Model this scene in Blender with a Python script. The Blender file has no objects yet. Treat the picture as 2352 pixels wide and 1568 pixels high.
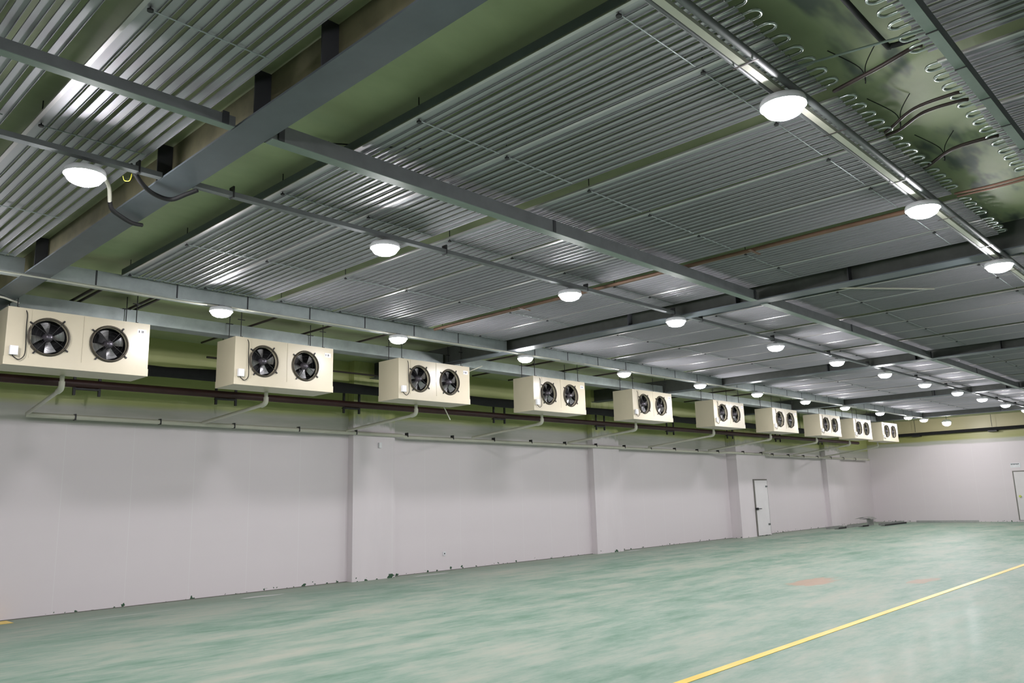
import bpy, math, random
from mathutils import Vector, Matrix
random.seed(7)
PI = math.pi
S = bpy.context.scene
COL = S.collection

# ------------------------------------------------------------------ camera, world, exposure
cd = bpy.data.cameras.new('camera'); cam = bpy.data.objects.new('camera', cd); COL.objects.link(cam)
yaw, pit, rol = math.radians(-43.52273), math.radians(11.12597), math.radians(-1.63305)
fw = Vector((math.sin(yaw)*math.cos(pit), math.cos(yaw)*math.cos(pit), math.sin(pit)))
r0 = Vector((math.cos(yaw), -math.sin(yaw), 0)); u0 = r0.cross(fw)
rt = r0*math.cos(rol) + u0*math.sin(rol); up = u0*math.cos(rol) - r0*math.sin(rol)
mw = Matrix((rt, up, -fw)).transposed().to_4x4(); mw.translation = Vector((0, 0, 1.7))
cam.matrix_world = mw
cd.sensor_width = 36.0; cd.lens = 1820.84/2352*36; cd.clip_end = 200
S.camera = cam
w = bpy.data.worlds.new('world'); S.world = w; w.use_nodes = True
w.node_tree.nodes['Background'].inputs[0].default_value = (0.6, 0.65, 0.7, 1)
w.node_tree.nodes['Background'].inputs[1].default_value = 0.0
S.view_settings.view_transform = 'Standard'; S.view_settings.look = 'None'
S.view_settings.gamma = 1.0; S.view_settings.use_curve_mapping = False
S.view_settings.exposure = 1.0
LAMP = 134.0           # radiance of the lamp domes

# ------------------------------------------------------------------ materials
def lin(c):
    return tuple(((v/255)/12.92 if v/255 <= 0.04045 else ((v/255+0.055)/1.055)**2.4) for v in c)
class NT:
    def __init__(s, name):
        s.m = bpy.data.materials.new(name); s.m.use_nodes = True
        s.t = s.m.node_tree; s.b = s.t.nodes['Principled BSDF']
    def n(s, typ, **kw):
        k = s.t.nodes.new(typ)
        for a, v in kw.items(): setattr(k, a, v)
        return k
    def l(s, a, b): s.t.links.new(a, b)
    def pos(s, scale=(1, 1, 1)):
        tc = s.n('ShaderNodeTexCoord'); mp = s.n('ShaderNodeMapping'); mp.inputs['Scale'].default_value = scale
        s.l(tc.outputs['Object'], mp.inputs['Vector']); return mp.outputs[0]
    def noise(s, scale, detail=4, rough=.55, vec=None):
        k = s.n('ShaderNodeTexNoise'); k.inputs['Scale'].default_value = scale
        k.inputs['Detail'].default_value = detail; k.inputs['Roughness'].default_value = rough
        if vec is not None: s.l(vec, k.inputs['Vector'])
        return k.outputs['Fac']
    def ramp(s, fac, stops):
        k = s.n('ShaderNodeValToRGB'); e = k.color_ramp.elements
        while len(e) < len(stops): e.new(0.5)
        for i, (p, c) in enumerate(stops):
            e[i].position = p; e[i].color = (*c, 1) if len(c) == 3 else c
        s.l(fac, k.inputs[0]); return k.outputs[0]
    def mth(s, op, a, b=None, c=None, clamp=False):
        k = s.n('ShaderNodeMath', operation=op); k.use_clamp = clamp
        for i, v in enumerate((a, b, c)):
            if v is None: continue
            if isinstance(v, (int, float)): k.inputs[i].default_value = v
            else: s.l(v, k.inputs[i])
        return k.outputs[0]
    def step(s, v, lo, hi):
        k = s.n('ShaderNodeMapRange'); k.inputs[1].default_value = lo; k.inputs[2].default_value = hi
        k.interpolation_type = 'SMOOTHSTEP'
        s.l(v, k.inputs[0]); return k.outputs[0]
    def mix(s, f, a, b):
        k = s.n('ShaderNodeMix', data_type='RGBA')
        if isinstance(f, (int, float)): k.inputs[0].default_value = f
        else: s.l(f, k.inputs[0])
        for i, v in ((6, a), (7, b)):
            if isinstance(v, tuple): k.inputs[i].default_value = (*v, 1)
            else: s.l(v, k.inputs[i])
        return k.outputs[2]
    def bump(s, h, strength=.2, dist=.01):
        k = s.n('ShaderNodeBump'); k.inputs['Strength'].default_value = strength; k.inputs['Distance'].default_value = dist
        s.l(h, k.inputs['Height']); s.l(k.outputs[0], s.b.inputs['Normal'])

def simple(name, rgb, rough=.5, metal=0, var=.12, scale=6, stretch=(1, 1, 1), bump=0, spec=None):
    k = NT(name); c = lin(rgb)
    v = k.noise(scale, 5, .6, k.pos(stretch))
    col = k.ramp(v, [(0.3, tuple(x*(1-var) for x in c)), (0.7, tuple(min(1, x*(1+var)) for x in c))])
    k.l(col, k.b.inputs['Base Color']); k.b.inputs['Roughness'].default_value = rough; k.b.inputs['Metallic'].default_value = metal
    if spec is not None: k.b.inputs['Specular IOR Level'].default_value = spec
    if bump: k.bump(v, bump, .01)
    return k.m

M = {}
M['alu'] = simple('aluminium_fin', (176, 176, 180), .58, .85, .08, 1.2, (.3, 5, 5))
M['alu_edge'] = simple('aluminium_edge', (190, 188, 188), .4, .85, .06, 1.2, (.3, 5, 5))
M['tube'] = simple('aluminium_tube', (190, 198, 194), .28, 1.0, .08, 4)
M['galv'] = simple('galvanised_steel', (108, 112, 113), .58, .3, .14, 5)
M['galv2'] = simple('galvanised_tray', (156, 165, 164), .45, .6, .14, 4)
M['steel'] = simple('grey_painted_steel', (84, 92, 98), .5, .1, .12, 3)
M['steel_d'] = simple('dark_stiffener_steel', (48, 50, 54), .6, .0, .12, 3)
M['green_st'] = simple('pale_green_paint', (116, 132, 122), .5, .1, .1, 4)
M['brown_pipe'] = simple('red_oxide_pipe', (58, 32, 30), .5, .1, .2, 3)
M['rust'] = simple('rusty_pipe', (104, 80, 64), .55, .2, .25, 3)
M['brown'] = simple('brown_pipe', (52, 42, 38), .5, .2, .2, 6)
M['copper'] = simple('copper_pipe', (124, 96, 82), .45, .5, .15, 4)
M['black'] = simple('black_insulation', (13, 13, 15), .85, 0, .3, 8, bump=.4)
M['rubber'] = simple('black_hose', (14, 14, 15), .75, 0, .1, 6)
M['darkmetal'] = simple('dark_metal', (42, 42, 44), .5, .3, .15, 8)
M['pvc'] = simple('white_pvc', (200, 198, 184), .35, 0, .04, 4)
M['cream'] = simple('cream_enamel', (196, 187, 164), .32, 0, .03, 2.5)
M['white_pl'] = simple('white_plastic', (228, 228, 232), .35, 0, .03, 5)
M['ring'] = simple('fan_ring', (84, 78, 68), .5, .3, .15, 8)
M['blade'] = simple('fan_blade_metal', (150, 150, 152), .34, .8, .1, 6)
M['hub'] = simple('fan_motor', (96, 92, 100), .3, .5, .1, 6)
M['coil_dark'] = simple('dark_coil_core', (17, 17, 22), .6, .1, .3, 30)
M['ink'] = simple('black_ink', (28, 28, 30), .6)
M['door'] = simple('door_skin', (226, 222, 224), .4, 0, .03, 2)
M['doorframe'] = simple('door_seal', (120, 118, 112), .5, .2, .08, 3)
M['yellow_paint'] = simple('yellow_floor_paint', (240, 205, 70), .35, 0, .08, 3)
M['yellow_wire'] = simple('yellow_wire', (215, 205, 60), .5)
M['scrap'] = simple('scrap_metal', (168, 170, 168), .4, .6, .15, 5)
M['lampbody'] = simple('lamp_housing', (225, 226, 230), .4)
M['knob_y'] = simple('yellow_green_knob', (205, 215, 90), .4)

k = NT('lamp_diffuser'); k.b.inputs['Base Color'].default_value = (.9, .9, .9, 1)
k.b.inputs['Emission Color'].default_value = (1.0, .965, 1.0, 1); k.b.inputs['Emission Strength'].default_value = LAMP; M['lamp'] = k.m
k = NT('exit_glow'); k.b.inputs['Base Color'].default_value = (.02, .4, .2, 1)
k.b.inputs['Emission Color'].default_value = (.02, .8, .3, 1); k.b.inputs['Emission Strength'].default_value = .45; M['exit'] = k.m

# floor: green epoxy, streaky and worn
k = NT('green_epoxy_floor'); p = k.pos((1, 1, 1))
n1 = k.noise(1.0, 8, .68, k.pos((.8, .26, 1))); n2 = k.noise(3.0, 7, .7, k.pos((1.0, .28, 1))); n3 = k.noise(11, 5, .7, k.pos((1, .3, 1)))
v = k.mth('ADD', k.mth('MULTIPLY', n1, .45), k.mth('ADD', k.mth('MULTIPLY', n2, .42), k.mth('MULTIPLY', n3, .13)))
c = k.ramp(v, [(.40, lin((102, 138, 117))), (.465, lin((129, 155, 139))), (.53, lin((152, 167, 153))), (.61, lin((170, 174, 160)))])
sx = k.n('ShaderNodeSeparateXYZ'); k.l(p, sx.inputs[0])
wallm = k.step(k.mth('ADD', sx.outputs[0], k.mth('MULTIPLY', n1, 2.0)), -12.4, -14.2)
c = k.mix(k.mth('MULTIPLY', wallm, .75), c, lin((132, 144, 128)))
def spot(c, x, y, rx, ry, rgb, amt):
    dx = k.mth('DIVIDE', k.mth('SUBTRACT', sx.outputs[0], x), rx); dy = k.mth('DIVIDE', k.mth('SUBTRACT', sx.outputs[1], y), ry)
    d = k.mth('ADD', k.mth('ADD', k.mth('MULTIPLY', dx, dx), k.mth('MULTIPLY', dy, dy)), k.mth('MULTIPLY', k.mth('SUBTRACT', n2, .5), 5))
    return k.mix(k.mth('MULTIPLY', k.step(d, 1.0, .2), amt), c, lin(rgb))
for a in ((-6.6, 15.0, .35, 1.0, (190, 140, 118), .6), (-5.05, 16.05, .2, .7, (186, 140, 118), .55), (-14.3, 7.9, .12, .55, (196, 198, 196), .9),
          (-13.9, 5.4, .1, .9, (176, 186, 178), .7), (-14.6, 12.4, .1, .6, (190, 194, 192), .8), (-14.75, 20.7, .1, .6, (196, 198, 198), .8)):
    c = spot(c, *a)
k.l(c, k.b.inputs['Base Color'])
k.l(k.ramp(n2, [(.3, (.42,)*3), (.7, (.6,)*3)]), k.b.inputs['Roughness'])
k.b.inputs['Specular IOR Level'].default_value = .2
k.b.inputs['Coat Weight'].default_value = .02; k.b.inputs['Coat Roughness'].default_value = .16
k.bump(k.noise(5, 3), .04, .01); M['floor'] = k.m

# insulated wall panel: white below, sprayed foam above
def wallmat(name, z0, z1, axis, foam=((160, 168, 104), (182, 186, 128)), upper=None):
    k = NT(name); p = k.pos(); sx = k.n('ShaderNodeSeparateXYZ'); k.l(p, sx.inputs[0]); z = sx.outputs[2]; a = sx.outputs[axis]
    nn = k.noise(1.1, 5, .65); nf = k.noise(7, 5, .65)
    zz = k.mth('ADD', z, k.mth('ADD', k.mth('MULTIPLY', k.mth('SUBTRACT', nn, .5), .55), k.mth('MULTIPLY', k.mth('SUBTRACT', nf, .5), .25)))
    white = k.mix(k.step(nn, .3, .7), lin((226, 218, 222)), lin((220, 212, 216)))
    # faint panel joints each 1.15 m
    fr = k.mth('FRACT', k.mth('DIVIDE', a, 1.15)); jl = k.mth('LESS_THAN', fr, .008)
    white = k.mix(k.mth('MULTIPLY', jl, .35), white, lin((238, 238, 238)))
    grey = k.mix(k.step(nf, .35, .65), lin((164, 168, 154)), lin((190, 188, 182)))
    fo = k.mix(k.step(nf, .3, .7), lin(foam[0]), lin(foam[1]))
    if upper: fo = k.mix(k.step(zz, upper[0], upper[0]+.12), fo, lin(upper[1]))
    c = k.mix(k.step(zz, z0, z0+.10), white, grey)
    c = k.mix(k.step(zz, z1, z1+.14), c, fo)
    # splashed floor paint along the foot of the wall
    sp = k.n('ShaderNodeTexNoise'); sp.inputs['Scale'].default_value = 8.5; sp.inputs['Detail'].default_value = 4; k.l(k.pos((1, 1, 1.2)), sp.inputs['Vector'])
    sv = k.mth('GREATER_THAN', k.mth('SUBTRACT', sp.outputs['Fac'], k.mth('MULTIPLY', z, 1.3)), .575)
    low = k.mth('MULTIPLY', sv, k.mth('LESS_THAN', z, .09))
    c = k.mix(low, c, lin((52, 84, 62)))
    k.l(c, k.b.inputs['Base Color'])
    k.b.inputs['Roughness'].default_value = .42
    return k.m
M['wall'] = wallmat('insulated_wall_left', 3.12, 3.42, 1)
M['wall_far'] = wallmat('insulated_wall_far', 3.55, 3.72, 0, ((150, 154, 92), (168, 166, 108)), (4.05, (186, 178, 140)))
M['wall_plain'] = simple('insulated_wall_plain', (216, 211, 214), .42, 0, .03, 1)
M['pil_front'] = wallmat('pilaster_panel', 3.3, 3.45, 1)
# sprayed foam ceiling
k = NT('sprayed_foam_ceiling'); nn = k.noise(1.6, 6, .6, k.pos((1, .5, 1))); nf = k.noise(14, 5, .7)
c = k.ramp(nn, [(.3, lin((152, 162, 124))), (.7, lin((176, 186, 146)))])
p = k.pos(); sx = k.n('ShaderNodeSeparateXYZ'); k.l(p, sx.inputs[0])
st = k.noise(1.0, 3, .5, k.pos((3.6, .9, 1)))
band = k.mth('MULTIPLY', k.step(sx.outputs[0], -2.7, -2.1), k.step(sx.outputs[0], -1.1, -1.6))
c = k.mix(k.mth('MULTIPLY', k.mth('MULTIPLY', k.step(st, .50, .64), band), .8), c, lin((70, 80, 88)))
k.l(c, k.b.inputs['Base Color']); k.b.inputs['Roughness'].default_value = .55
k.bump(nf, .25, .02); M['ceil'] = k.m
M['web_dark'] = simple('dark_beam_web', (66, 70, 66), .6, 0, .2, 4, bump=.2)
M['web'] = simple('foamed_beam_web', (112, 108, 84), .6, 0, .25, 4, bump=.2)

# ------------------------------------------------------------------ mesh helpers
class MB:
    def __init__(s): s.v = []; s.f = []; s.sm = []
    def add(s, vs, fs, smooth=False):
        o = len(s.v); s.v += [tuple(v) for v in vs]; s.f += [tuple(i+o for i in f) for f in fs]; s.sm += [smooth]*len(fs); return s
    def box(s, x0, x1, y0, y1, z0, z1):
        vs = [(x, y, z) for x in (x0, x1) for y in (y0, y1) for z in (z0, z1)]
        return s.add(vs, [(0, 1, 3, 2), (4, 6, 7, 5), (0, 4, 5, 1), (2, 3, 7, 6), (0, 2, 6, 4), (1, 5, 7, 3)])
    def obox(s, c, size, mat3):
        vs = [Vector(c) + mat3 @ Vector((sx*size[0]/2, sy*size[1]/2, sz*size[2]/2)) for sx in (-1, 1) for sy in (-1, 1) for sz in (-1, 1)]
        return s.add(vs, [(0, 1, 3, 2), (4, 6, 7, 5), (0, 4, 5, 1), (2, 3, 7, 6), (0, 2, 6, 4), (1, 5, 7, 3)])
    def prism(s, prof, axis, a0, a1):
        """closed 2D profile extruded along x or y"""
        n = len(prof)
        if axis == 'x': vs = [(a, p[0], p[1]) for a in (a0, a1) for p in prof]
        elif axis == 'y': vs = [(p[0], a, p[1]) for a in (a0, a1) for p in prof]
        else: vs = [(p[0], p[1], a) for a in (a0, a1) for p in prof]
        fs = [(i, (i+1) % n, n+(i+1) % n, n+i) for i in range(n)] + [tuple(range(n))[::-1], tuple(range(n, 2*n))]
        return s.add(vs, fs)
    def tube(s, pts, r, n=8, smooth=True, cap=True):
        pts = [Vector(p) for p in pts]; rings = []; prev = None
        for i, p in enumerate(pts):
            d = (pts[min(i+1, len(pts)-1)] - pts[max(i-1, 0)]).normalized()
            if prev is None:
                a = Vector((0, 0, 1)) if abs(d.z) < .9 else Vector((1, 0, 0)); u = d.cross(a).normalized()
            else: u = (prev - d*prev.dot(d)).normalized()
            prev = u; vv = d.cross(u); rr = r[i] if isinstance(r, (list, tuple)) else r
            rings.append([p + (u*math.cos(2*PI*j/n) + vv*math.sin(2*PI*j/n))*rr for j in range(n)])
        vs = [q for R in rings for q in R]; fs = []
        for i in range(len(pts)-1):
            for j in range(n):
                a, b = i*n+j, i*n+(j+1) % n; fs.append((a, b, b+n, a+n))
        s.add(vs, fs, smooth)
        if cap:
            s.add(rings[0], [tuple(range(n))[::-1]]); s.add(rings[-1], [tuple(range(n))])
        return s
    def lathe(s, prof, c, axis='z', n=24, smooth=True):
        vs = []
        for (r, h) in prof:
            for j in range(n):
                a = 2*PI*j/n; x, y = r*math.cos(a), r*math.sin(a)
                vs.append((c[0]+x, c[1]+y, c[2]+h) if axis == 'z' else (c[0]+h, c[1]+x, c[2]+y))
        fs = []
        for i in range(len(prof)-1):
            for j in range(n):
                a, b = i*n+j, i*n+(j+1) % n; fs.append((a, b, b+n, a+n))
        return s.add(vs, fs, smooth)
    def build(s, name, mat, parent=None, loc=None, label=None):
        me = bpy.data.meshes.new(name); me.from_pydata(s.v, [], s.f)
        me.polygons.foreach_set('use_smooth', s.sm); me.materials.append(mat); me.validate(); me.update()
        import bmesh
        bm = bmesh.new(); bm.from_mesh(me); bmesh.ops.recalc_face_normals(bm, faces=bm.faces); bm.to_mesh(me); bm.free()
        o = bpy.data.objects.new(name, me); COL.objects.link(o)
        if parent is not None: o.parent = parent
        if loc is not None: o.location = loc
        if label: o['label'] = label
        return o
def tag(o, label=None, cat=None, group=None, kind=None):
    for a, v in (('label', label), ('category', cat), ('group', group), ('kind', kind)):
        if v: o[a] = v
    return o
def empty(name, loc, label, cat, group=None):
    o = bpy.data.objects.new(name, None); COL.objects.link(o); o.location = loc; o.empty_display_size = .1
    return tag(o, label, cat, group)
def copy_tree(o, parent=None):
    c = o.copy(); COL.objects.link(c); c.parent = parent
    for ch in list(o.children): copy_tree(ch, c)
    return c
def structure(mb, name, mat): return tag(mb.build(name, mat), kind='structure')
ORD = ['first', 'second', 'third', 'fourth', 'fifth', 'sixth', 'seventh', 'eighth', 'ninth', 'tenth', 'eleventh', 'twelfth', 'thirteenth', 'fourteenth']

# ------------------------------------------------------------------ room
WX, FY, CZ, RX, BY = -15.07, 41.9, 4.86, 14.0, -6.0
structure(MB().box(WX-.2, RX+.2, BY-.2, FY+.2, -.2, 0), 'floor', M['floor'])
structure(MB().box(WX-.2, RX+.2, BY-.2, FY+.2, CZ, CZ+.15), 'ceiling', M['ceil'])
structure(MB().box(WX-.15, WX, BY, FY, 0, CZ), 'wall_left', M['wall'])
structure(MB().box(WX-.15, RX+.15, FY, FY+.15, 0, CZ), 'wall_far', M['wall_far'])
structure(MB().box(RX, RX+.15, BY, FY, 0, CZ), 'wall_right', M['wall_plain'])
structure(MB().box(WX-.15, RX+.15, BY-.15, BY, 0, CZ), 'wall_back', M['wall_plain'])
# pilasters boxed out from the left wall
PIL = [(1.95, 3.15, .2), (10.42, 11.58, .2), (19.06, 20.36, .2), (27.42, 29.75, .42), (36.1, 37.75, .2)]
for i, (a, b, d) in enumerate(PIL):
    structure(MB().box(WX-.01, WX+d, a, b, 0, CZ-.001), 'trim_%d' % (i+1), M['pil_front'])
structure(MB().box(WX-.01, WX+.012, BY, FY, 0, .012), 'baseboard_left', M['doorframe'])
# door in the fourth pilaster (faces +x)
def make_door(n, origin, w_, h, facing, gap=0.0):
    """door leaf in local coords: x across, z up, y outwards"""
    d = bpy.data.objects.new('door_%d' % n, None); COL.objects.link(d); d.location = origin
    d.rotation_euler = (0, 0, facing); tag(d, kind='structure')
    MB().box(-w_/2, w_/2, 0, .05, gap, h).build('door_leaf', M['door'], d)
    fr = MB(); fr.box(-w_/2-.05, -w_/2-.003, -.01, .035, gap, h+.05); fr.box(w_/2+.003, w_/2+.05, -.01, .035, gap, h+.05)
    fr.box(-w_/2-.003, w_/2+.003, -.01, .035, h+.003, h+.05); fr.build('door_frame', M['doorframe'], d)
    return d
d1 = make_door(1, (WX+.42, 29.1, 0), 1.0, 2.08, -PI/2, .03)
hb = MB(); hb.box(.42, .56, .03, .09, .98, 1.06); hb.tube([(.5, .08, 1.02), (.5, .12, 1.02), (.26, .13, 1.02)], .016, 6)
hb.build('handle', M['darkmetal'], d1)
for z in (.42, 1.85):
    MB().box(-.48, -.34, .04, .075, z-.03, z+.03).build('hinge', M['galv'], d1)
d2 = make_door(2, (-8.22, FY, 0), 1.1, 2.2, PI, .08)
kb = MB(); kb.tube([(.42, .04, 1.12), (.42, .1, 1.12)], .05, 10); kb.build('knob', M['knob_y'], d2)
es = empty('exit_sign', (-8.22, FY-.002, 2.43), 'small lit green exit sign box above the far door', 'sign')
MB().box(-.09, .25, -.05, 0, -.09, .09).build('sign_case', M['white_pl'], es)
MB().box(-.08, .24, -.054, -.05, -.08, .08).build('lit_panel', M['exit'], es)
pn = MB()   # running figure and arrow pictogram
pn.box(.0, .03, -.058, -.054, .03, .06); pn.obox((.01, -.056, .0), (.02, .004, .07), Matrix.Rotation(.3, 3, 'Y')); pn.obox((.03, -.056, -.04), (.02, .004, .06), Matrix.Rotation(-.6, 3, 'Y')); pn.obox((-.015, -.056, -.045), (.02, .004, .05), Matrix.Rotation(.9, 3, 'Y')); pn.box(.1, .2, -.058, -.054, -.01, .01)
pn.build('pictogram', M['white_pl'], es)
sg = empty('notice_plate', (-8.66, FY-.002, 2.50), 'small pale grey notice plate above the left corner of the far door', 'sign')
MB().box(-.2, .2, -.012, 0, -.1, .1).build('plate', M['lampbody'], sg)
tx = MB()
for i in range(6): tx.box(-.17+i*.055, -.13+i*.055, -.016, -.012, .02+.01*(i % 2), .07)
tx.build('lettering', M['steel'], sg)

# painted line
yl = MB().prism([(-4.30, .001), (-4.30, .004), (-4.20, .004), (-4.20, .001)], 'y', -5.5, 41.0).build('floor_line', M['yellow_paint'])
tag(yl, 'long yellow line painted across the green floor', 'floor marking')
yl2 = MB().box(-15.0, -14.62, 3.66, 3.94, .001, .004).build('floor_line', M['yellow_paint'])
tag(yl2, 'short yellow floor paint mark at the foot of the left wall', 'floor marking')

# ------------------------------------------------------------------ cross beams
BZ = 4.477; BEAMS = [2.60+8.25*i for i in range(5)]       # near flange edges
def cross_beam(y, i):
    o = empty('steel_beam', (0, y, BZ), ['nearest deep steel beam crossing the ceiling above the first cooler',
        'deep steel cross beam behind the third cooler, second from the camera', 'third steel cross beam from the camera, above the fifth cooler',
        'fourth steel cross beam from the camera, above the door pilaster', 'farthest steel cross beam, in front of the far wall'][i], 'beam', 'steel cross beams under the ceiling')
    x0, x1 = WX+.002, RX-.01
    MB().box(x0, x1, 0, .28, 0, .016).build('bottom_flange', M['steel'], o)
    MB().box(x0, x1, .134, .146, .0165, CZ-BZ-.005).build('web', M['web'] if i == 0 else M['web_dark'], o)
    for x in ((-4.12, -5.0, -6.70, -10.1, -2.3, 1.5, 5) if i == 0 else (-3.9, -5.6, -7.6, -10.7, -13, -1.0, 3.)):
        st = MB().box(x-.006, x+.006, .004, .133, .017, CZ-BZ-.01); st.build('stiffener', M['steel_d'], o)
        if i < 2: MB().box(x-.006, x+.006, .147, .276, .017, CZ-BZ-.01).build('stiffener', M['steel_d'], o)
    return o
for i, y in enumerate(BEAMS): cross_beam(y, i)

# ------------------------------------------------------------------ longitudinal members
spans = [(-5.5, BEAMS[0]-.006)] + [(BEAMS[i]+.286, (BEAMS[i+1]-.006) if i < 4 else FY-.01) for i in range(5)]
where = ['before the nearest cross beam', 'between the first and second cross beams', 'between the second and third cross beams',
         'between the third and fourth cross beams', 'between the fourth and fifth cross beams', 'past the last beam']
for i, (a, b) in enumerate(spans):
    # central box section
    o = empty('ceiling_runner', (-5.29, a, BZ), 'slim grey steel runner under the middle coils, ' + where[i], 'beam', 'central ceiling runners')
    hw, hh = (.035, .08) if i == 0 else (.05, .135)
    MB().box(-hw, hw, 0, b-a, .0, hh).build('runner_body', M['galv'], o)
    MB().box(-hw-.005, hw+.005, 0.01, b-a-.01, -.006, -.0005).build('runner_flange', M['green_st'], o, label='pale green underside of the runner')
    for y in (.08, b-a-.08):
        MB().box(hw+.0055, hw+.012, y-.025, y+.025, -.003, hh+.015).build('end_bracket', M['steel_d'], o)
    for y in ([(b-a)*.42] if i else []):
        MB().box(.052, .058, y-.02, y+.02, 0, .135).build('splice_plate', M['steel_d'], o)
    if i == 5: continue
    # left run carrying the first row of lamps
    o = empty('cable_tray', (-10.56, a, BZ), 'galvanised cable tray above the first lamp row, ' + where[i], 'cable tray', 'cable trays beside the coolers')
    MB().box(-.09, .12, 0, b-a, .0, .19).build('tray_body', M['galv2'], o)
    yy = .5
    while yy < b-a-.3:
        if a+yy > 0: MB().box(.1202, .1235, yy, yy+.02, -.002, .192).build('tray_joint', M['steel_d'], o)
        yy += 1.03
    # beam over the coolers
    o = empty('support_channel', (-12.3, a, BZ), 'galvanised steel channel over the coolers, ' + where[i], 'beam', 'channels over the coolers')
    MB().prism([(0, 0), (0, .2), (-.02, .2), (-.02, .015), (-.28, .015), (-.28, .2), (-.3, .2), (-.3, 0)], 'y', 0, b-a).build('channel_body', M['galv2'], o)
    # slim channel over the second lamp row
    o = empty('lamp_channel', (-6.58, a, BZ), 'thin dark lamp channel over the second lamp row, ' + where[i], 'channel', 'channels over the second lamp row')
    MB().box(-.035, .035, 0, b-a, .0, .045).build('channel_body', M['galv'], o)
    for q in range(int((b-a)/2.6)+1):
        yy = min(.35+q*2.6, b-a-.2)
        if a+yy > 0: MB().box(-.038, .038, yy, yy+.015, -.008, .10).build('clip', M['darkmetal'], o)
# right-hand runs under the beams
o = empty('lamp_channel', (-2.13, -5.5, 4.425), 'long pale conduit carrying the lamp row at the right', 'channel')
MB().box(-.025, .025, 0, FY+5.3, 0, .03).build('channel_body', M['pvc'], o)
MB().tube([(-.055, 0, .022), (-.055, FY+5.3, .022)], .016, 8).build('side_conduit', M['galv'], o)
MB().tube([(.075, 0, .03), (.075, FY+5.3, .03)], .026, 8).build('steel_conduit', M['galv'], o)
for q in range(28):
    y = 1.3+q*1.45; MB().box(-.075, .105, y, y+.015, -.004, -.001).build('tie_wire', M['brown'], o)
for i, (a, b) in enumerate(spans[:3]):
    o = empty('cable_tray', (-1.19, a, BZ), 'pale green cable tray beyond the aisle pipes, ' + where[i], 'cable tray', 'cable trays at the right of the ceiling')
    MB().box(0, .065, 0, b-a, 0, .006).build('tray_underside', M['green_st'], o)
    MB().box(.059, .065, 0, b-a, .0065, .085).build('tray_side', M['galv'], o)
    MB().box(0, .006, 0, b-a, .0065, .085).build('tray_side', M['galv'], o)
    y = .35
    while y < b-a-.2:
        MB().box(-.004, .07, y, y+.014, -.004, -.001).build('cable_tie', M['brown'] if int(y*10) % 2 else M['rubber'], o); y += .62

# ------------------------------------------------------------------ evaporator coils
ZP = 4.65
def fin_prof(w_, lip=.013, t=.0025):
    # plate with turned-down lips and a half-round tube seat in the middle
    # (the tube itself rides on top of the plate)
    c = w_/2
    top = [(w_, 0), (w_, lip), (c+.013, lip), (c+.011, lip+.012), (c, lip+.022), (c-.011, lip+.012), (c-.013, lip), (0, lip), (0, 0)]
    bot = [(t, 0), (t, lip-t), (w_-t, lip-t), (w_-t, 0)]
    return bot + top
mesh_cache = {}
def cached(key, fn):
    if key not in mesh_cache:
        o = fn(); mesh_cache[key] = o.data; bpy.data.objects.remove(o)
    return mesh_cache[key]
def inst(name, me, parent, loc):
    o = bpy.data.objects.new(name, me); COL.objects.link(o); o.parent = parent; o.location = loc; return o
def ubend_mesh(side):
    pts = [(-.12*side, 0, 0), (0.0*side, 0, 0), (.05*side, 0, 0)]
    for q in range(1, 8):
        a = PI*q/8; pts.append(((.05+.05*math.sin(a))*side, .05-.05*math.cos(a), 0))
    pts += [(.05*side, .1, 0), (0, .1, 0), (-.12*side, .1, 0)]
    return MB().tube(pts, .0115, 8).build('u_bend', M['tube'])
def coil(y, n, x0, x1, ties, label, group, bends, tall=False):
    o = empty('evaporator_coil', ((x0+x1)/2, y, ZP), label, 'evaporator coil', group)
    L = x1-x0
    me_w = cached(('w', L), lambda: MB().prism(fin_prof(.098), 'x', -L/2, L/2).build('fin', M['alu']))
    me_n = cached(('n', L), lambda: MB().prism(fin_prof(.064), 'x', -L/2, L/2).build('fin', M['alu']))
    if tall:
        me_e = cached(('e', L), lambda: MB().prism([(0, 0), (.004, 0), (.004, .075), (.03, .075), (.03, .079), (0, .079)], 'x', -L/2, L/2).build('edge_angle', M['steel']))
        inst('edge_angle', me_e, o, (0, -.012, .003))
    me_s = cached(('s', L), lambda: MB().prism([(0, 0), (.03, 0), (.03, .004), (.004, .004), (.004, .016), (0, .016)], 'x', -L/2, L/2).build('edge_strip', M['alu_edge']))
    inst('edge_strip', me_s, o, (0, -.012, -.003))
    for i in range(n):
        dz = random.uniform(-.0015, .0015)
        if i == 0: inst('fin', me_w, o, (0, 0, dz))
        else: inst('fin', me_n, o, (random.uniform(-.012, .012), .012+i*.1+random.uniform(-.003, .003), dz))
    for side in bends:
        me_u = cached(('u', side), lambda: ubend_mesh(side))
        for i in range(0, n-1, 2):
            inst('u_bend', me_u, o, (side*L/2, .046+i*.1, .006+.012))
    me_t = cached(('t', n), lambda: MB().tube([(0, .0, 0), (0, n*.1-.12, 0)], .005, 6).build('tie_bar', M['galv2']))
    me_r = cached('r', lambda: MB().tube([(0, 0, -.012), (0, 0, .0)], .02, 8).tube([(0, 0, 0), (0, 0, CZ-ZP-.005)], .005, 6).build('hanger_bolt', M['darkmetal']))
    for t in ties:
        inst('tie_bar', me_t, o, (t-(x0+x1)/2, .06, -.006)); inst('hanger_bolt', me_r, o, (t-(x0+x1)/2+random.uniform(-.01, .01), .05, -.006))
    return o
BAY = [(3.70, 10), (4.70, 10), (5.86, 10), (6.90, 10), (7.93, 9), (9.03, 9), (9.95, 8)]
bayname = ['in the nearest bay', 'behind the nearest cross beam', 'behind the second cross beam', 'behind the third cross beam', 'behind the fourth cross beam', 'past the last cross beam']
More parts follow.
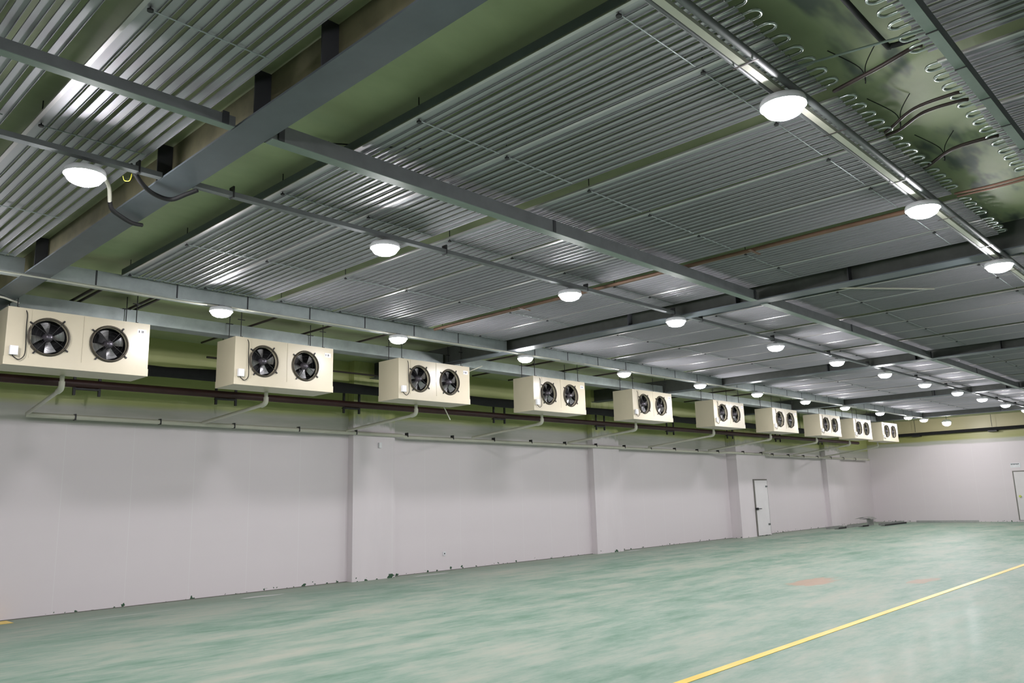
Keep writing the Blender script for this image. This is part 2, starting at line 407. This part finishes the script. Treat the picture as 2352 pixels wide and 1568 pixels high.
TL = (-4.5, -2.55, -6.56, -8.65, -10.3)
TR = (-.52, 1.5, 3.5, 5.5)
for q, (y, n) in enumerate([(-.62, 10), (.45, 10), (1.60, 9)]):
    coil(y, n, -10.42, -2.03, TL, 'finned aluminium ceiling coil at the upper left, %s' % ['farthest from the nearest cross beam', 'second from the nearest cross beam', 'beside the nearest cross beam'][q], 'ceiling coils on the left of the aisle', (1,))
for b in range(1, 5):
    for q, (y, n) in enumerate(BAY):
        yy = y+8.25*(b-1)
        if yy+n*.1 > FY-.3: continue
        coil(yy, n, -10.42, -2.03, TL, '%s aluminium ceiling coil %s, left of the aisle' % (ORD[q], bayname[b]), 'ceiling coils on the left of the aisle', (1,), q == 0)
for b in (1, 2):
    for q, (y, n) in enumerate(BAY):
        coil(y+8.25*(b-1), n, -1.32, 6.4, TR, '%s aluminium ceiling coil %s, right of the aisle' % (ORD[q], bayname[b]), 'ceiling coils on the right of the aisle', (-1,))

# ------------------------------------------------------------------ pipes of the aisle
def smooth(pts, n=6):
    pts = [Vector(p) for p in pts]; out = []
    for i in range(len(pts)-1):
        p0, p1, p2, p3 = pts[max(i-1, 0)], pts[i], pts[i+1], pts[min(i+2, len(pts)-1)]
        for q in range(n):
            t = q/n; out.append(.5*((2*p1)+(-p0+p2)*t+(2*p0-5*p1+4*p2-p3)*t*t+(-p0+3*p1-3*p2+p3)*t**3))
    out.append(pts[-1]); return out
def pipe(name, pts, r, mat, label, cat='pipe', group=None, sm=True, n=10):
    o = MB().tube(smooth(pts) if sm else pts, r, n).build(name, mat); return tag(o, label, cat, group)
za = 4.668
pipe('refrigerant_pipe', [(-2.02, 5.77, za), (-1.9, 5.70, za-.02), (-1.62, 5.60, za-.03), (-1.4, 5.57, za), (-1.335, 5.585, za)], .016, M['brown'], 'brown pipe crossing the ceiling aisle beside the nearest right lamp')
pipe('refrigerant_pipe', [(-1.5, 3.6, 4.69), (-1.52, 4.6, 4.69), (-1.52, 5.40, 4.69), (-1.50, 5.47, 4.69), (-1.4, 5.49, 4.69), (-1.25, 5.49, 4.69)], .019, M['rubber'], 'black bent pipe running along the aisle at the top right')
pipe('refrigerant_pipe', [(-2.02, 6.82, za), (-1.92, 6.74, za), (-1.68, 6.53, za), (-1.4, 6.50, za), (-1.335, 6.52, za)], .014, M['brown'], 'brown curved aisle pipe, upper of the twin pair')
pipe('refrigerant_pipe', [(-2.02, 6.88, za), (-1.89, 6.84, za), (-1.65, 6.66, za), (-1.4, 6.66, za), (-1.335, 6.69, za)], .014, M['brown'], 'brown curved aisle pipe, lower of the twin pair')
pipe('refrigerant_pipe', [(-2.02, 7.88, za), (-1.95, 7.84, za), (-1.69, 7.62, za), (-1.4, 7.60, za), (-1.335, 7.62, za)], .017, M['brown'], 'brown curved pipe in the aisle above the second right lamp')
pipe('refrigerant_pipe', [(-2.02, 8.87, za), (-1.7, 8.9, za), (-1.3, 8.88, za)], .013, M['copper'], 'copper pipe crossing the aisle beside the second right lamp')
pipe('refrigerant_pipe', [(-2.02, 8.97, za), (-1.7, 8.99, za), (-1.3, 8.97, za)], .012, M['copper'], 'thinner copper pipe just behind the bright copper one')
pipe('green_conduit', [(-2.2, 5.10, 4.628), (-1.84, 5.19, 4.628), (-1.2, 5.33, 4.625)], .0085, M['green_st'], 'thin pale green conduit spanning the aisle near the top right', 'conduit')
for j, (x, y) in enumerate(((-1.78, 5.75), (-1.85, 6.72), (-1.8, 7.75), (-1.78, 4.05))):
    o = MB(); o.tube(smooth([(x-.16, y-.25, CZ-.002), (x-.02, y-.04, 4.75), (x, y, 4.64)]), .004, 5); o.tube(smooth([(x+.12, y-.08, CZ-.002), (x+.02, y-.02, 4.76), (x, y, 4.64), (x-.02, y+.05, 4.66)]), .004, 5)
    tag(o.build('hanger_wire', M['rubber']), 'black twisted hanger wire holding the aisle pipes, ' + ['by the nearest right lamp', 'by the twin brown pipes', 'before the second right lamp', 'at the top edge'][j], 'wire', 'hanger wires in the aisle')
# rusty pipe crossing all coils
o = empty('rusty_pipe', (-6.3, 8.93, 4.63), 'long rusty orange pipe under the coils, before the second cross beam', 'pipe')
MB().tube([(-4.05, 0, 0), (4.1, 0, 0)], .026, 10).build('pipe_body', M['rust'], o)
for x in (-1.9, 2.0): MB().box(x-.015, x+.015, -.14, .14, -.04, -.028).build('bracket', M['rust'], o)
# brown pipe ends running from the coils to the left wall
for j, y in enumerate((3.72, 3.82, 4.53, 4.62, 6.53, 7.57, 8.77, 12.27, 13.48, 14.77, 16.1, 20.3, 21.9, 23.3, 28.6, 30.2)):
    pipe('riser_pipe', [(-10.75, y, 4.705), (-12.9, y, 4.705), (-14.2, y, 4.70)], .02, M['brown'],
         'dark brown pipe running towards the left wall %s' % (['over the first cooler', 'over the first cooler, right of its twin', 'over the right end of the first cooler', 'at the right edge of the first cooler', 'over the second cooler', 'over the right end of the second cooler', 'before the third cooler', 'before the fourth cooler', 'over the fourth cooler', 'over the right end of the fourth cooler', 'before the fifth cooler', 'after the fifth cooler', 'over the sixth cooler', 'after the sixth cooler', 'after the seventh cooler', 'over the eighth cooler'][j]),
         group='pipes from the coils to the wall', sm=False, n=8)

# ------------------------------------------------------------------ wall pipes
o = empty('steel_pipe', (-14.5, -5.8, 3.80), 'dark red steel pipe running along the left wall under the coolers', 'pipe')
MB().tube([(0, 0, 0), (0, 45.0, 0)], .07, 14).build('pipe_body', M['brown_pipe'], o)
for y in (4.5, 7.0, 9.9, 14.5, 18.8, 22.6, 26.6, 30.5, 34.6):
    b = MB(); b.box(-.02, .02, y+5.8-.02, y+5.8+.02, -.2, .42); b.box(-.02, .02, y+6.18, y+6.22, -.2, .30); b.box(-.08, .03, y+5.8, y+6.2, -.10, -.075)
    b.build('bracket', M['darkmetal'], o)
o = empty('insulated_pipe', (-14.2, -5.8, 4.09), 'thick black insulated pipe behind the coolers', 'pipe')
pp = [(0, q*.9, .012*math.sin(q*1.9)) for q in range(51)]
MB().tube(pp, [.105+.012*math.sin(q*2.3) for q in range(51)], 14).build('insulation', M['black'], o)
for y in (5.2, 8.6, 8.9, 12.9, 16.6, 20.4, 24.6, 28.4, 32.2, 36.8):
    MB().tube([(0, y+5.8, .1), (0, y+5.8, CZ-4.09-.005)], .013, 6).build('hanger_rod', M['darkmetal'], o)
o = empty('pipe', (-13.9, 8, 4.38), 'thin brown pipe above the black insulated pipe', 'pipe')
MB().tube([(0, -1.5, 0), (0, 3.5, 0)], .02, 8).build('pipe_body', M['brown'], o)
for y in (-1.2, 1.2, 3.2): MB().tube([(0, y, .02), (0, y, CZ-4.38-.005)], .006, 6).build('hanger_rod', M['darkmetal'], o)
o = empty('insulated_pipe', (-14.3, FY-.3, 4.2), 'long black pipe along the top of the far wall', 'pipe')
MB().tube([(0, 0, -.05), (14, 0, .02), (28, 0, .05)], .075, 12).build('insulation', M['black'], o)
for x in (1.7, 5.0, 9.0, 13.0):
    b = MB(); b.box(x-.18, x+.18, -.06, .28, -.15, -.09); b.build('bracket', M['darkmetal'], o)
    MB().tube([(x, 0, .07), (x, 0, CZ-4.2-.02)], .01, 6).build('hanger_rod', M['darkmetal'], o)
# white drain header along the wall
o = empty('drain_pipe', (WX+.245, 3.9, 3.18), 'long white drain pipe running along the left wall and round its pilasters', 'pipe')
hp = [(0, 0, .09), (0, 7.85, .02), (0, 7.95, -.01), (0, 15, -.04), (0, 22.6, -.08), (.24, 22.9, -.08), (.24, 26, -.09), (0, 26.2, -.1), (0, 37.3, -.13)]
MB().tube(hp, .042, 12).build('pipe_body', M['pvc'], o)
MB().tube([(0, 37.2, -.13), (0, 37.36, -.13)], .06, 12).build('end_cap', M['pvc'], o)
y = .75
while y < 37:
    zz = .09-.22*y/37.3; x = .24 if 22.9 < y < 26.1 else 0
    MB().box(x-.06, x+.05, y-.01, y+.01, zz-.055, zz+.05).build('clamp', M['darkmetal'], o); y += 1.45
t = tag(MB().box(0, .05, 0, .07, 0, .12).build('junction_box', M['white_pl']), 'small white box under the drain pipe on the first full pilaster', 'box'); t.location = (WX+.2005, 11.1, 2.9)
t = empty('wall_socket', (WX, 13.2, .36), 'small white socket low on the left wall', 'socket')
MB().box(.0005, .02, 0, .09, 0, .09).build('faceplate', M['white_pl'], t); MB().box(.0202, .023, .03, .06, .03, .06).build('outlet', M['ink'], t)

# ------------------------------------------------------------------ unit coolers
ZB, ZT, XF, XB = 3.605, 4.37, -11.8, -12.42
CW, CH, CDp = 1.84, ZT-ZB, XF-XB
FC = [(.51, .405), (1.29, .405)]; FR = .236
def panel_with_holes():
    m = MB(); N = 32; R = .28
    cells_y = [0, FC[0][0]-R, FC[0][0]+R, FC[1][0]-R, FC[1][0]+R, CW]; z0, z1 = FC[0][1]-R, FC[0][1]+R
    def quad(y0, y1, a, b):
        m.add([(0, y0, a), (0, y1, a), (0, y1, b), (0, y0, b)], [(0, 1, 2, 3)])
    for i in range(5):
        quad(cells_y[i], cells_y[i+1], .0, z0); quad(cells_y[i], cells_y[i+1], z1, CH)
        if i % 2 == 0: quad(cells_y[i], cells_y[i+1], z0, z1)
    for (cy, cz) in FC:
        vs = []
        for j in range(N):
            a = 2*PI*j/N+PI/4; c, s_ = math.cos(a), math.sin(a); q = R/max(abs(c), abs(s_))
            vs += [(0, cy+c*FR, cz+s_*FR), (0, cy+c*q, cz+s_*q), (-.05, cy+c*FR, cz+s_*FR)]
        fs = []
        for j in range(N):
            a, b = 3*j, 3*((j+1) % N); fs += [(a, a+1, b+1, b), (a, b, b+2, a+2)]
        m.add(vs, fs)
    return m
def make_cooler(nblades=(4, 4)):
    o = empty('unit_cooler', (XF, 0, ZB), '', 'air cooler', 'twin fan coolers along the left wall')
    b = panel_with_holes()
    D = -CDp
    b.add([(0, 0, 0), (0, CW, 0), (0, CW, CH), (0, 0, CH), (D, 0, 0), (D, CW, 0), (D, CW, CH), (D, 0, CH)],
          [(0, 3, 7, 4), (1, 5, 6, 2), (0, 4, 5, 1), (3, 2, 6, 7), (4, 7, 6, 5)])
    b.build('casing', M['cream'], o)
    t = MB(); t.box(D-.004, .006, -.006, CW+.006, -.012, .095); t.build('drip_tray', M['cream'], o)
    MB().box(-.24, -.20, .02, CW-.02, .1, CH-.02).build('coil_core', M['coil_dark'], o)
    MB().box(.0, .005, .285, .292, .1, CH-.01).build('panel_seam', M['cream'], o)
    MB().box(.0, .005, .935, .942, .1, CH-.01).build('panel_seam', M['cream'], o)
    for fi, (cy, cz) in enumerate(FC):
        f = MB(); f.lathe([(FR+.001, -.03), (FR+.001, .03), (FR+.01, .038), (FR+.016, .03), (FR+.016, .003), (FR+.032, .001)], (0, cy, cz), 'x', 36)
        fo = f.build('fan_shroud', M['ring'], o)
        g = MB()
        for r in (.06, .115, .17, .215):
            pts = [(.03+.012*(1-r/.22), cy+r*math.cos(2*PI*q/32), cz+r*math.sin(2*PI*q/32)) for q in range(33)]
            g.tube(pts, .0013, 4, cap=False)
        for q in range(4):
            a = PI/4+q*PI/2+.15
            g.tube([(.045, cy+.03*math.cos(a), cz+.03*math.sin(a)), (.034, cy+(FR+.02)*math.cos(a), cz+(FR+.02)*math.sin(a)), (.0, cy+(FR+.055)*math.cos(a), cz+(FR+.055)*math.sin(a))], .0045, 5)
        g.build('wire_guard', M['darkmetal'], fo)
        for q in range(4):
            a = PI/4+q*PI/2+.15
            MB().obox((.008, cy+(FR+.05)*math.cos(a), cz+(FR+.05)*math.sin(a)), (.016, .035, .02), Matrix.Rotation(a, 3, 'X')).build('bracket', M['darkmetal'], fo)
        h = MB(); h.lathe([(0, .03), (.03, .028), (.045, .015), (.052, -.02), (.06, -.03), (.065, -.10), (0, -.10)], (0, cy, cz), 'x', 20)
        h.build('motor_hub', M['hub'], fo)
        nb = nblades[fi]; rot0 = random.uniform(0, 1)
        if nb == 4: rot0 = -1.45+.1*fi
        for q in range(nb):
            a0 = rot0+q*2*PI/nb; vs = []; fs = []
            for iu in range(6):
                r = .055+.155*iu/5; half = (.32-.02*iu/5)*(1.0 if iu else .8)
                for iv in range(5):
                    t_ = iv/4*2-1; a = a0+t_*half*(.9+.2*iu/5)+.10*iu/5
                    vs.append((-.055+.028*t_*(1-.25*iu/5)+.006*(1-t_*t_), cy+r*math.cos(a), cz+r*math.sin(a)))
            for iu in range(5):
                for iv in range(4):
                    p_ = iu*5+iv; fs.append((p_, p_+1, p_+6, p_+5))
            nv = len(vs); vs2 = vs+[(x-.003, y, z) for x, y, z in vs]; fs2 = fs+[tuple(i+nv for i in f)[::-1] for f in fs]
            m = MB(); m.add(vs2, fs2, True); m.build('blade', M['blade'], fo)
    jb = MB().box(.006, .055, .05, .145, .115, .235).build('junction_box', M['white_pl'], o)
    MB().box(.055, .058, .055, .14, .12, .23).build('lid', M['white_pl'], jb)
    MB().tube(smooth([(.03, .085, .115), (.03, .11, .085), (.03, .17, .06), (.03, .225, .12), (.02, .235, .25), (.015, .225, .5), (.012, .225, .68), (-.02, .2, CH+.002)]), .006, 6).build('power_cable', M['rubber'], o)
    lb = MB().box(.0006, .003, 1.665, 1.79, .60, .675).build('number_label', M['white_pl'], o)
    ink = MB()
    ink.box(.003, .0042, 1.685, 1.695, .62, .655); ink.box(.003, .0042, 1.681, 1.686, .643, .648)        # 1
    for y in (1.728, 1.742): ink.box(.003, .0042, y, y+.006, .617, .657)
    for z in (.628, .642): ink.box(.003, .0042, 1.718, 1.758, z, z+.006)                                    # number sign
    ink.build('lettering', M['ink'], lb)
    for (x, y) in ((-.06, .12), (-.06, 1.66), (-.46, .12), (-.46, 1.66)):
        r = MB().tube([(x, y, CH), (x, y, CZ-ZB-.005)], .0075, 6).build('hanger_rod', M['darkmetal'], o)
        MB().box(x-.05, x+.05, y-.012, y+.012, CH+.0, CH+.012).build('bracket', M['darkmetal'], r)
        MB().box(x-.012, x+.012, y-.06, y+.06, CH+.29, CH+.30).build('washer_plate', M['darkmetal'], r)
    return o
cool4 = make_cooler((4, 4)); cool5 = make_cooler((4, 5)); cool55 = make_cooler((5, 5))
CR = [4.63, 7.82, 11.12, 14.92, 18.72, 22.81, 26.6, 30.34, 33.5, 36.6]
for j, yr in enumerate(CR):
    o = cool4 if j == 0 else cool5 if j == 1 else cool55 if j == 2 else copy_tree((cool55, cool5, cool4)[j % 3])
    o.location = (XF, yr-CW, ZB)
    o['label'] = ['nearest cream twin-fan cooler, cut by the left edge of the photo', 'cream twin-fan cooler right of the nearest one, by the first wall lamp',
        'cream twin-fan cooler at the end of the second cross beam, thin white rod below it', 'cream twin-fan cooler next after the one at the second cross beam',
        'cream twin-fan cooler above the third pilaster', 'cream twin-fan cooler next right of the one above the third pilaster',
        'cream twin-fan cooler left of the door pilaster in the row', 'small-looking cream twin-fan cooler third from the far end', 'cream twin-fan cooler second from the far end of the row',
        'farthest cream twin-fan cooler, at the end of the row'][j]
    # drain branch of this cooler
    y0 = yr-CW+.88
    dp = empty('drain_pipe', (0, y0, 0), 'white drain pipe dropping from the %s cooler and sloping back to the wall' % ORD[j], 'pipe', 'cooler drain pipes')
    MB().tube([(-12.36, 0, ZB-.014), (-12.36, 0, 3.47)], .032, 12).build('vertical_pipe', M['pvc'], dp)
    MB().tube(smooth([(-12.36, 0, 3.50), (-12.36, 0, 3.44), (-12.40, 0, 3.395), (-12.5, 0, 3.375)], 4), .042, 12).build('elbow', M['pvc'], dp)
    zend = 3.18+.09-.22*(y0-3.9)/37.3+.02
    MB().tube([(-12.45, 0, 3.38), (WX+.28, .25 if j == 0 else .04, zend)], .030, 12).build('sloping_pipe', M['pvc'], dp)
# odds and ends near the coolers
pipe('white_rod', [(-12.40, 10.94, 3.594), (-12.40, 11.11, 3.33)], .011, M['pvc'], 'thin white rod hanging below the third cooler', 'rod', sm=False)
pipe('white_rod', [(-12.2, 11.127, 4.22), (-11.75, 11.45, 4.42)], .010, M['pvc'], 'thin white rod poking out at the right end of the third cooler', 'rod', sm=False)
pipe('white_rod', [(-4.36, 11.65, 4.622), (-3.38, 12.88, 4.622)], .012, M['pvc'], 'loose thin white rod below the ceiling coils past the second cross beam', 'rod', sm=False)
pipe('white_conduit', [(-11.35, 2.30, 4.40), (-11.75, 2.72, 4.46), (-12.0, 2.95, 4.47)], .014, M['pvc'], 'white conduit at the left edge beside the nearest cooler', 'conduit', sm=False)
pipe('white_cable', [(-10.38, -1, 4.40), (-10.38, 1.4, 4.42), (-10.38, 2.2, 4.445), (-10.38, 3.0, 4.44), (-10.40, 4.3, 4.435), (-10.42, 5.0, 4.45)], .011, M['pvc'], 'thin white cable slung along the underside of the left cable tray', 'cable')
for j in range(4):
    a = 5.2+8.0*j
    pipe('white_cable', smooth([(-10.425, a, 4.462), (-10.42, a+3.5, 4.452), (-10.425, a+7.2, 4.462)]), .011, M['pvc'], 'white cable sagging under the left cable tray from the %s wall lamp' % ORD[[0, 3, 5, 8, 10][j]], 'cable', 'cables under the left tray', sm=False)
# hoses under the nearest beam
pipe('flexible_hose', [(-6.62, 2.35, 4.55), (-6.68, 2.47, 4.44), (-6.78, 2.62, 4.405), (-6.80, 2.78, 4.40), (-6.68, 2.87, 4.44), (-6.60, 2.93, 4.47)], .02, M['rubber'], 'black hose looping under the nearest cross beam beside the lamp channel', 'hose')
o = empty('flexible_hose', (0, 0, 0), 'white conduit with a black hose end bending under the nearest beam', 'hose')
MB().tube(smooth([(-7.15, 2.33, 4.60), (-7.3, 2.40, 4.62), (-7.40, 2.46, 4.60), (-7.48, 2.50, 4.50)]), .019, 8).build('white_conduit', M['pvc'], o)
MB().tube(smooth([(-7.48, 2.50, 4.51), (-7.50, 2.53, 4.44), (-7.58, 2.64, 4.42), (-7.68, 2.78, 4.415), (-7.75, 2.90, 4.44)]), .021, 8).build('black_hose', M['rubber'], o)
pipe('yellow_wire', [(-6.62, 2.30, 4.43), (-6.66, 2.33, 4.41), (-6.63, 2.36, 4.41), (-6.62, 2.37, 4.47)], .003, M['yellow_wire'], 'short twisted yellow wire beside the nearest left lamp', 'wire')
# turnbuckle brace
o = empty('brace_rod', (-5.7, 3.5, 4.80), 'dark brace cable with turnbuckle behind the nearest cross beam', 'cable')
MB().tube([(-.5, -.55, 0), (.0, 0, 0), (.6, .95, .02)], .006, 6).build('cable', M['darkmetal'], o)
m_ = Matrix.Rotation(math.atan2(.95, .6), 3, 'Z')
MB().obox((.06, .08, .013), (.14, .008, .006), m_).obox((.06, .08, -.013), (.14, .008, .006), m_).build('turnbuckle', M['darkmetal'], o)

# ------------------------------------------------------------------ lamps
def make_lamp():
    o = empty('ceiling_lamp', (0, 0, 4.4), '', 'lamp', 'bulkhead lamps')
    MB().lathe([(0, .045), (.10, .045), (.150, .03), (.158, .01), (.160, -.019), (.150, -.021), (.147, -.012), (.0, -.012)], (0, 0, 0), 'z', 28).build('housing', M['lampbody'], o)
    MB().lathe([(.143, -.013), (.138, -.04), (.118, -.068), (.08, -.088), (.035, -.096), (.0, -.097)], (0, 0, 0), 'z', 24).build('diffuser', M['lamp'], o)
    MB().box(-.02, .02, -.04, .04, .045, .076).build('bracket', M['galv'], o)
    return o
lamp0 = make_lamp(); used = [False]
def lamp(x, y, label, group, z=4.4):
    o = copy_tree(lamp0) if used[0] else lamp0
    used[0] = True; o.location = (x, y, z); o['label'] = label; o['group'] = group
LA = [5.06, 8.20, 11.36, 14.66, 17.95, 21.05, 24.25, 27.4, 30.7, 33.8]
lamp(-10.44, 1.9, 'glowing lamp of the wall row before the nearest beam', 'lamps of the wall row')
for j, y in enumerate(LA):
    lamp(-10.44, y, 'glowing round lamp of the row beside the coolers, %s after the nearest cross beam' % ORD[j], 'lamps of the wall row')
lamp(-10.44, 35.74, 'glowing round lamp of the row beside the coolers, last before the far wall', 'lamps of the wall row')
lamp(-6.66, 2.02, 'bright lamp at the upper left in front of the nearest cross beam', 'lamps of the middle row', 4.385)
for j, y in enumerate([4.99, 8.09, 10.72, 14.2, 17.1, 20.0, 23.0, 26.0, 28.7, 31.7, 34.8]):
    lamp(-6.58, y, 'glowing round lamp of the row under the middle coils, %s after the nearest cross beam' % ORD[j], 'lamps of the middle row', 4.38)
for j, y in enumerate([1.9, 5.07, 8.09, 11.0, 14.1, 20.3, 26.5]):  # first and last three are out of view, added for their light
    lamp(-2.13, y, ['added unseen lamp of the right row above the camera side', 'largest glowing lamp, at the upper right of the photo', 'second glowing lamp of the right row, by the copper pipes', 'third glowing lamp of the right row, at the photo edge'][j] if j < 4 else 'added unseen lamp of the right row beyond the photo edge, %s from the camera' % ORD[j], 'lamps of the right row', 4.35)
for x in (6.5,):  # unseen lamps added at the right to help light the hall
    for y in (4.6, 16.8):
        lamp(x, y, 'added unseen lamp beyond the right photo edge, %s from the camera' % ORD[int((y+1.5)/6)], 'added lamps outside the photo', 4.38)
for x in (-2.13, -6.58): lamp(x, -2.5, 'added unseen lamp behind the camera', 'added lamps behind the camera', 4.35)  # unseen pair added behind the camera to carry the hall's light
# brighter flood lamp by the far wall
o = empty('flood_lamp', (-10.44, 38.9, 4.44), 'larger white flood lamp hanging near the far wall', 'lamp')
MB().tube([(0, 0, .12), (0, 0, CZ-4.44-.002)], .012, 6).build('stem', M['galv'], o)
MB().lathe([(0, .12), (.12, .12), (.2, .03), (.21, 0), (.0, 0)], (0, 0, 0), 'z', 24).build('housing', M['lampbody'], o)
MB().lathe([(.17, -.002), (.16, -.08), (.12, -.13), (.06, -.16), (0, -.165)], (0, 0, 0), 'z', 20).build('diffuser', M['lamp'], o)

# ------------------------------------------------------------------ scrap metal at the far left corner
def scrap(kind, loc, rz, L, label, mat='scrap'):
    mb = MB()
    if kind == 'channel': mb.prism([(0, 0), (.14, 0), (.14, .09), (.134, .09), (.134, .006), (.006, .006), (.006, .09), (0, .09)], 'y', 0, L)
    elif kind == 'box': mb.prism([(0, 0), (.34, 0), (.34, .30), (.02, .30), (.02, .288), (.328, .288), (.328, .012), (0, .012)], 'y', 0, L)
    elif kind == 'bar': mb.prism([(0, 0), (.2, 0), (.2, .07), (.19, .07), (.19, .012), (0, .012)], 'y', 0, L)
    else: mb.prism([(-.1, -.04), (.1, .0), (.25, .03), (.45, .02), (.62, -.06), (.62, -.052), (.45, .028), (.25, .038), (.1, .008), (-.1, -.032)], 'y', 0, L)
    o = mb.build('metal_offcut', M[mat]); o.location = loc; o.rotation_euler = (0, 0, rz)
    return tag(o, label, 'scrap metal', 'scrap metal by the far left corner')
scrap('channel', (-14.42, 34.3, .001), .0, 1.5, 'galvanised offcut lying lowest and nearest by the last pilaster')
scrap('channel', (-14.12, 35.6, .001), .0, 1.5, 'galvanised offcut lying in the middle of the scrap pile')
scrap('box', (-14.2, 37.5, .001), .0, .8, 'folded box offcut standing highest in the scrap pile')
scrap('sheet', (-14.3, 37.55, .345), .0, .7, 'bent metal sheet lying on top of the folded box')
scrap('channel', (-13.55, 38.0, .001), .0, 3.0, 'long bright channel running from the scrap pile to the far wall')
scrap('bar', (-13.25, 37.4, .001), .0, 2.8, 'long dark bar beside the long channel at the far corner', 'darkmetal')
scrap('channel', (-12.9, 41.2, .001), -1.5, 2.6, 'long low channel lying along the foot of the far wall')
scrap('bar', (-14.1, 34.4, .001), .0, .8, 'dark short bar at the near end of the scrap pile', 'darkmetal')
scrap('bar', (-13.85, 36.4, .001), .0, .7, 'dark short bar in the middle of the scrap pile', 'darkmetal')
